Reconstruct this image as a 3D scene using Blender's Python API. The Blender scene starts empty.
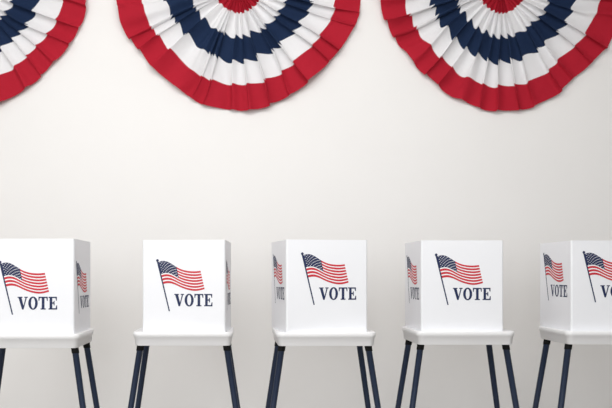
import bpy, bmesh, math, random
from mathutils import Vector, noise
random.seed(4)
scene = bpy.context.scene
scene.view_settings.view_transform = 'Standard'
COL = scene.collection

# ---------------------------------------------------------------- materials
def mat(name, col, rough=0.6, spec=0.3, bump=None, var=0.0, trans=None):
    m = bpy.data.materials.new(name); m.use_nodes = True
    nt = m.node_tree; b = nt.nodes['Principled BSDF']
    b.inputs['Base Color'].default_value = (*col, 1)
    b.inputs['Roughness'].default_value = rough
    b.inputs['Specular IOR Level'].default_value = spec
    tc = nt.nodes.new('ShaderNodeTexCoord')
    if var:
        n = nt.nodes.new('ShaderNodeTexNoise'); n.inputs['Scale'].default_value = 1.3
        n.inputs['Detail'].default_value = 3
        r = nt.nodes.new('ShaderNodeValToRGB')
        r.color_ramp.elements[0].position = .3; r.color_ramp.elements[1].position = .7
        r.color_ramp.elements[0].color = (*[c*(1-var) for c in col], 1)
        r.color_ramp.elements[1].color = (*[min(1, c*(1+var)) for c in col], 1)
        nt.links.new(tc.outputs['Object'], n.inputs['Vector'])
        nt.links.new(n.outputs['Fac'], r.inputs['Fac'])
        nt.links.new(r.outputs['Color'], b.inputs['Base Color'])
    if bump:
        n2 = nt.nodes.new('ShaderNodeTexNoise'); n2.inputs['Scale'].default_value = bump[0]
        n2.inputs['Detail'].default_value = 4
        bp = nt.nodes.new('ShaderNodeBump'); bp.inputs['Strength'].default_value = bump[1]
        bp.inputs['Distance'].default_value = bump[2]
        nt.links.new(tc.outputs['Object'], n2.inputs['Vector'])
        nt.links.new(n2.outputs['Fac'], bp.inputs['Height'])
        nt.links.new(bp.outputs['Normal'], b.inputs['Normal'])
    return m

M_wall = mat('painted_plaster', (.84, .828, .815), .85, .15, (60, .15, .002), .008)
M_ceil = mat('ceiling_paint', (.86, .86, .85), .9, .1, (40, .2, .002))
M_floor = mat('linoleum', (.27, .245, .215), .45, .3, (90, .1, .001), .08)
M_trim = mat('trim_paint', (.80, .79, .76), .5, .3, (30, .05, .001))
M_table = mat('molded_white_plastic', (.85, .85, .86), .42, .4, (300, .08, .0005))
M_leg = mat('dark_navy_powder_coat', (.011, .023, .055), .38, .5, (400, .05, .0003))
M_foot = mat('black_rubber', (.01, .01, .01), .8, .2, (200, .1, .0003))
M_red = mat('print_red', (.55, .03, .045), .5, .3, (50, .02, .0002))
M_navy = mat('print_navy', (.014, .024, .08), .5, .3, (50, .02, .0002))
M_white = mat('print_white', (.84, .84, .86), .5, .3, (50, .02, .0002))

def screen_mat():
    m = mat('corrugated_plastic_white', (.83, .84, .87), .5, .3)
    nt = m.node_tree; b = nt.nodes['Principled BSDF']
    tc = nt.nodes.new('ShaderNodeTexCoord')
    w = nt.nodes.new('ShaderNodeTexWave'); w.bands_direction = 'X'; w.inputs['Scale'].default_value = 60
    bp = nt.nodes.new('ShaderNodeBump'); bp.inputs['Strength'].default_value = .05; bp.inputs['Distance'].default_value = .0005
    nt.links.new(tc.outputs['Object'], w.inputs['Vector'])
    nt.links.new(w.outputs['Fac'], bp.inputs['Height']); nt.links.new(bp.outputs['Normal'], b.inputs['Normal'])
    return m
M_screen = screen_mat()

def bunting_mat():
    m = bpy.data.materials.new('bunting_cotton_stripes'); m.use_nodes = True
    nt = m.node_tree; b = nt.nodes['Principled BSDF']; out = nt.nodes['Material Output']
    uv = nt.nodes.new('ShaderNodeUVMap'); uv.uv_map = 'UVMap'
    sep = nt.nodes.new('ShaderNodeSeparateXYZ'); nt.links.new(uv.outputs['UV'], sep.inputs[0])
    r = nt.nodes.new('ShaderNodeValToRGB'); cr = r.color_ramp; cr.interpolation = 'CONSTANT'
    red = (.45, .016, .034, 1); wh = (.84, .835, .85, 1); nv = (.014, .029, .075, 1)
    cr.elements[0].position = 0; cr.elements[0].color = red
    cr.elements[1].position = .20; cr.elements[1].color = wh
    for p, c in ((.395, nv), (.60, wh), (.79, red)):
        e = cr.elements.new(p); e.color = c
    nt.links.new(sep.outputs['Y'], r.inputs['Fac'])
    nt.links.new(r.outputs['Color'], b.inputs['Base Color'])
    b.inputs['Roughness'].default_value = .8
    b.inputs['Specular IOR Level'].default_value = .1
    tr = nt.nodes.new('ShaderNodeBsdfTranslucent'); nt.links.new(r.outputs['Color'], tr.inputs['Color'])
    mx = nt.nodes.new('ShaderNodeMixShader'); mx.inputs[0].default_value = .12
    nt.links.new(b.outputs[0], mx.inputs[1]); nt.links.new(tr.outputs[0], mx.inputs[2])
    nt.links.new(mx.outputs[0], out.inputs['Surface'])
    tc = nt.nodes.new('ShaderNodeTexCoord')
    n = nt.nodes.new('ShaderNodeTexNoise'); n.inputs['Scale'].default_value = 14; n.inputs['Detail'].default_value = 3
    nt.links.new(tc.outputs['Object'], n.inputs['Vector'])
    bp = nt.nodes.new('ShaderNodeBump'); bp.inputs['Strength'].default_value = .45; bp.inputs['Distance'].default_value = .014
    nt.links.new(n.outputs['Fac'], bp.inputs['Height']); nt.links.new(bp.outputs['Normal'], b.inputs['Normal'])
    return m
M_bunt = bunting_mat()

# ---------------------------------------------------------------- helpers
def new_obj(name, bm, mats, parent=None, loc=(0, 0, 0), rz=0, smooth=False):
    me = bpy.data.meshes.new(name); bm.to_mesh(me); bm.free()
    for m in mats: me.materials.append(m)
    if smooth:
        for p in me.polygons: p.use_smooth = True
    o = bpy.data.objects.new(name, me); COL.objects.link(o)
    o.location = loc; o.rotation_euler[2] = rz
    if parent: o.parent = parent
    return o

def box(name, x0, x1, y0, y1, z0, z1, m, bevel=0):
    bm = bmesh.new(); bmesh.ops.create_cube(bm, size=1)
    for v in bm.verts:
        v.co = Vector((x0+(v.co.x+.5)*(x1-x0), y0+(v.co.y+.5)*(y1-y0), z0+(v.co.z+.5)*(z1-z0)))
    if bevel: bmesh.ops.bevel(bm, geom=bm.edges[:], offset=bevel, segments=2, affect='EDGES')
    return new_obj(name, bm, [m])

# ---------------------------------------------------------------- room
WY = 5.9
H = 4.4
box('wall_back', -5.1, 6.1, WY, WY+.15, 0, H, M_wall)
box('wall_left', -5.1, -4.95, -2.5, WY, 0, H, M_wall)
box('wall_right', 5.95, 6.1, -2.5, WY, 0, H, M_wall)
box('floor', -5.1, 6.1, -2.5, WY+.15, -.1, 0, M_floor)
box('ceiling', -5.1, 6.1, -2.5, WY+.15, H, H+.1, M_ceil)
box('baseboard_back', -4.95, 5.95, WY-.018, WY, 0, .11, M_trim, .004)

# ---------------------------------------------------------------- bunting fans
def fan(cx, seed):
    R = .985; N = 17; per = 18; nt_ = N*per; nr = 80
    bm = bmesh.new(); uvl = bm.loops.layers.uv.new('UVMap')
    rnd = random.Random(seed)
    amps = [rnd.uniform(.55, 1.2) for _ in range(N+2)]
    offs = [rnd.uniform(-.40, .40) for _ in range(N+2)]
    rad = [rnd.uniform(-.010, .010) for _ in range(N+2)]
    def interp(a, t):
        i = int(t); f = t-i; f = f*f*(3-2*f)
        return a[min(i, N+1)]*(1-f)+a[min(i+1, N+1)]*f
    grid = []
    for i in range(nt_+1):
        t = i/per
        base = math.pi + math.pi*i/nt_
        row = []
        for j in range(nr+1):
            s = .02+.98*j/nr
            wob = .38*noise.noise(Vector((t*.6, s*2.0, seed)))
            ph = 2*math.pi*(t + interp(offs, t) + wob)
            am = interp(amps, t)
            w = math.sin(ph)
            soft = noise.noise(Vector((t*.45, s*1.8, seed+9)))
            tight = math.exp(-(s/.45)**2)      # secondary small gathers near the centre
            relax = 1 - .50*max(0, (s-.5)/.5)
            depth = (.012+.066*s**.7)*am*(.5+.5*w)*relax + .045*s*(soft+.5) + .012*s
            depth += .006*tight*math.sin(2*ph+1) + .006*s*math.sin(2*ph+seed+5*soft)
            edge = min(1, min(t, N-t)/1.0)
            da = (math.pi/N)*.30*am*relax*math.cos(ph+.5)
            a = base + da*edge*min(1, s*2)
            mid = math.exp(-((s-.52)/.25)**2)
            rr = R*s
            rr *= 1 - .055*math.sin(2*base)**2
            rr += R*am*math.cos(ph+.3)*(.024*mid + .002*s) + R*s*interp(rad, t)
            rr += .018*s*noise.noise(Vector((t*.8, s*3, seed+5)))
            x = rr*math.cos(a); z = rr*math.sin(a)
            row.append(bm.verts.new((x, -max(depth, .004), min(z, .0))))
        grid.append(row)
    for i in range(nt_):
        for j in range(nr):
            f = bm.faces.new((grid[i][j], grid[i][j+1], grid[i+1][j+1], grid[i+1][j]))
            for l, (ii, jj) in zip(f.loops, ((i, j), (i, j+1), (i+1, j+1), (i+1, j))):
                l[uvl].uv = (ii/nt_, .02+.975*jj/nr)
    r = bmesh.ops.create_cube(bm, size=1)     # heading tape along the top
    for q in r['verts']:
        q.co = Vector((q.co.x*2*R, -.006+q.co.y*.012, q.co.z*.024))
    for q in {f for q in r['verts'] for f in q.link_faces}:
        for l in q.loops: l[uvl].uv = (.5, .3)
    bmesh.ops.recalc_face_normals(bm, faces=bm.faces[:])
    return new_obj('bunting_fan', bm, [M_bunt], None, (cx, WY, 3.54), 0, True)
fan(-.03, 3); fan(2.07, 11); fan(-2.20, 23)

# ---------------------------------------------------------------- printed flag + VOTE artwork (decal mesh)
PX = 1/164
def make_print():
    bm = bmesh.new()
    def poly(pts, mi, lift=0.0):
        vs = [bm.verts.new((p[0]*PX, -lift, p[1]*PX)) for p in pts]
        f = bm.faces.new(vs); f.normal_update()
        if f.normal.y > 0: f.normal_flip()
        f.material_index = mi
        return f
    poly([(-.7, 0), (.7, 0), (12.7, -50), (11.4, -50)], 1, .0002)
    poly([(1.4*math.cos(a*math.pi/6), 1+1.4*math.sin(a*math.pi/6)) for a in range(12)], 1, .0003)
    def P(u, v):
        x = .8+5.3*v + u*(43-2*v) + 1.2*math.sin(u*7)*(v-.3)
        y = -1.2-22.5*v - 9*u*(1-.45*v) + 2.7*math.sin(u*2*math.pi*1.05+.25)*(1-.1*v) + .6*math.sin(u*11+v)
        return (x, y)
    cols = 28
    # stripe borders: red printed slightly wider than white
    edges = [0]
    for s in range(13): edges.append(edges[-1] + (1.25 if s % 2 == 0 else .71))
    tot = edges[-1]; edges = [e/tot for e in edges]
    for s in range(13):
        v0, v1 = edges[s], edges[s+1]
        for c in range(cols):
            u0, u1 = c/cols, (c+1)/cols
            canton = (s < 7 and u1 <= .4301)
            mi = 1 if canton else (0 if s % 2 == 0 else 2)
            poly([P(u0, v0), P(u0, v1), P(u1, v1), P(u1, v0)], mi, .0002)
    for r in range(9):
        n = 6 if r % 2 == 0 else 5
        for k in range(n):
            u = .43*((k+.5)/6 if n == 6 else (k+1)/6)
            v = edges[7]*(r+.7)/9.4
            cx, cy = P(u, v)
            pts = []
            for q in range(10):
                rr = .60 if q % 2 == 0 else .25
                a = math.pi/2+q*math.pi/5
                pts.append((cx+rr*math.cos(a), cy+rr*math.sin(a)))
            poly(pts, 2, .0005)
    V = [(0,1),(.5,1),(.5,.92),(.41,.92),(.62,.30),(.82,.92),(.70,.92),(.70,1),(1.06,1),(1.06,.92),(.95,.92),(.62,0),(.46,0),(.10,.92),(0,.92)]
    T = [(0,1),(.96,1),(.96,.68),(.88,.68),(.82,.90),(.62,.90),(.62,.09),(.75,.09),(.75,0),(.21,0),(.21,.09),(.34,.09),(.34,.90),(.14,.90),(.08,.68),(0,.68)]
    E = [(0,1),(.86,1),(.86,.70),(.78,.70),(.71,.90),(.38,.90),(.38,.56),(.50,.56),(.55,.68),(.62,.68),(.62,.32),(.55,.32),(.50,.46),(.38,.46),(.38,.10),(.73,.10),(.81,.32),(.89,.32),(.89,0),(0,0),(0,.09),(.11,.09),(.11,.91),(0,.91)]
    hx, hy = 9.4, 12.4; x = 17; y0 = -45
    def letter(L):
        nonlocal x
        poly([(x+p[0]*hx, y0+p[1]*hy) for p in L], 1, .0002)
        x += max(p[0] for p in L)*hx + .8
    letter(V); x -= .3
    n = 28
    for k in range(n):
        a0, a1 = 2*math.pi*k/n, 2*math.pi*(k+1)/n
        q = lambda a, rx, ry: (x+(.49+rx*math.cos(a))*hx, y0+(.5+ry*math.sin(a))*hy)
        poly([q(a0, .49, .52), q(a1, .49, .52), q(a1, .21, .42), q(a0, .21, .42)], 1, .0002)
    x += .98*hx+.7
    letter(T); letter(E)
    bmesh.ops.triangulate(bm, faces=bm.faces[:])
    me = bpy.data.meshes.new('flag_vote_print'); bm.to_mesh(me); bm.free()
    for m in (M_red, M_navy, M_white): me.materials.append(m)
    return me
PRINT = make_print()

# ---------------------------------------------------------------- voting booth
SW, SD, SH, ZT = .512, .45, .565, .90
def screen_mesh():
    r = .012; th = .005
    hw = SW/2
    def path(o):
        p = [(-hw+o, SD)]
        rr = r-o if r > o else .001
        for k in range(7):
            a = math.pi + k*math.pi/12
            p.append((-hw+r+rr*math.cos(a), r+rr*math.sin(a)))
        for k in range(7):
            a = 1.5*math.pi + k*math.pi/12
            p.append((hw-r+rr*math.cos(a), r+rr*math.sin(a)))
        p.append((hw-o, SD))
        return p
    bm = bmesh.new()
    A, B = path(0), path(th)
    rings = []
    for (x, y), (x2, y2) in zip(A, B):
        rings.append([bm.verts.new((x, y, 0)), bm.verts.new((x, y, SH)), bm.verts.new((x2, y2, SH)), bm.verts.new((x2, y2, 0))])
    for a, b in zip(rings, rings[1:]):
        for k in range(4):
            bm.faces.new((a[k], a[(k+1) % 4], b[(k+1) % 4], b[k]))
    bm.faces.new(rings[0]); bm.faces.new(rings[-1])
    bmesh.ops.recalc_face_normals(bm, faces=bm.faces[:])
    return bm

CY = .185
def rrect(hx, hy, r, cy):
    out = []
    for qx, qy, a0 in ((1, 1, 0), (-1, 1, 90), (-1, -1, 180), (1, -1, 270)):
        pts = []
        for k in range(7):
            a = math.radians(k*15)
            pts.append((qx*(hx-r+r*math.cos(a)), cy+qy*(hy-r+r*math.sin(a))))
        if qx*qy < 0: pts.reverse()
        out += pts
    return out

def table_mesh():
    bm = bmesh.new()
    prof = [(.245, .190, 0.0, .02), (.288, .220, .0, .03), (.293, .223, .006, .033), (.297, .228, .050, .036),
            (.304, .234, .056, .042), (.305, .235, .078, .043), (.302, .232, .083, .04), (.296, .226, .083, .036), (.290, .220, .080, .03), (.20, .15, .080, .03)]
    loops = []
    for hx, hy, z, r in prof:
        loops.append([bm.verts.new((x, y, z)) for x, y in rrect(hx, hy, r, CY)])
    n = len(loops[0])
    for a, b in zip(loops, loops[1:]):
        for k in range(n):
            bm.faces.new((a[k], a[(k+1) % n], b[(k+1) % n], b[k]))
    bm.faces.new(loops[0]); bm.faces.new(loops[-1])
    bmesh.ops.recalc_face_normals(bm, faces=bm.faces[:])
    return bm

def leg_mesh(sx, sy):
    bm = bmesh.new()
    top = Vector((sx*.262, CY+sy*.160, ZT-.068)); bot = Vector((sx*(.262+.125), CY+sy*(.160+.05), 0))
    prof = [(0, .0225, 1), (.055, .0225, 1), (.06, .0195, 0), (.5, .0185, 0), (.962, .0165, 0), (.965, .020, 1), (1, .021, 1)]
    rings = []; n = 16
    for t, r, mi in prof:
        c = top.lerp(bot, t)
        rings.append(([bm.verts.new((c.x+r*math.cos(2*math.pi*k/n), c.y+r*math.sin(2*math.pi*k/n), c.z)) for k in range(n)], mi))
    for (a, ma), (b, mb) in zip(rings, rings[1:]):
        for k in range(n):
            f = bm.faces.new((a[k], a[(k+1) % n], b[(k+1) % n], b[k])); f.material_index = 1 if (ma and mb) else 0
    f = bm.faces.new(rings[0][0]); f = bm.faces.new(rings[-1][0]); f.material_index = 1
    bmesh.ops.recalc_face_normals(bm, faces=bm.faces[:])
    return bm

def booth(x, y, yaw, dx, dz, tx=0.0, tyaw=0.0):
    e = bpy.data.objects.new('voting_booth', None); COL.objects.link(e)
    e.location = (x, y, 0); e.rotation_euler[2] = math.radians(tyaw)
    t = new_obj('tabletop', table_mesh(), [M_table], e, (tx, 0, ZT-.08), 0, True)
    m = t.modifiers.new('split', 'EDGE_SPLIT'); m.split_angle = math.radians(50)
    ya = math.radians(yaw)
    s = new_obj('privacy_screen', screen_mesh(), [M_screen], e, (0, 0, ZT), ya)
    k = 1
    for sx in (-1, 1):
        for sy in (-1, 1):
            l = new_obj('leg_%d' % k, leg_mesh(sx, sy), [M_leg, M_foot], e, (tx, 0, 0), 0, True)
            mm = l.modifiers.new('split', 'EDGE_SPLIT'); mm.split_angle = math.radians(50)
            k += 1
    zt = SH-dz
    for nm, loc, rz in (('print_front', (-SW/2+dx, -.0008, zt), 0),
                        ('print_side_1', (SW/2+.0008, .055, zt), math.pi/2),
                        ('print_side_2', (-SW/2-.0008, SD-.06, zt), -math.pi/2)):
        o = bpy.data.objects.new(nm, PRINT); COL.objects.link(o)
        o.location = loc; o.rotation_euler[2] = rz; o.parent = s
    return e
booth(-1.250, 4.37, -0.5, .073, .145, -.01)
booth(-.357, 4.52, -3.5, .094, .132, -.003)
booth(.520, 4.50, 8.0, .100, .092, -.010, 1)
booth(1.368, 4.58, 0, .093, .096, .012)
booth(2.305, 4.60, 1.5, .080, .080, .006)

# ---------------------------------------------------------------- light
def area(name, loc, rot, sx, sy, e, col=(1, 1, 1)):
    l = bpy.data.lights.new(name, 'AREA'); l.shape = 'RECTANGLE'; l.size = sx; l.size_y = sy
    l.energy = e; l.color = col
    o = bpy.data.objects.new(name, l); COL.objects.link(o); o.location = loc
    o.rotation_euler = [math.radians(a) for a in rot]
area('added_overhead_fill', (-.3, 2.6, H-.05), (30, 0, 0), 4.5, 1.2, 190, (1, .985, .965))  # unseen overhead lamp, added for a brighter upper wall and shadows below the fans
area('added_rear_fill', (-1.6, -2.2, 2.7), (86, 0, -12), 4.5, 2.6, 170, (.98, .99, 1))  # soft fill added behind the camera to brighten the wall; no window there
w = bpy.data.worlds.new('world'); scene.world = w; w.use_nodes = True
w.node_tree.nodes['Background'].inputs[0].default_value = (.95, .975, 1, 1)
w.node_tree.nodes['Background'].inputs[1].default_value = .65

# ---------------------------------------------------------------- camera
c = bpy.data.cameras.new('camera'); co = bpy.data.objects.new('camera', c); COL.objects.link(co)
co.location = (0, 0, 1.25); co.rotation_euler = (math.radians(90), 0, 0)
c.sensor_width = 36; c.lens = 43.4; c.shift_x = 64/612; c.shift_y = 71/612
c.dof.use_dof = True; c.dof.focus_distance = 4.5; c.dof.aperture_fstop = 2.0
scene.camera = co
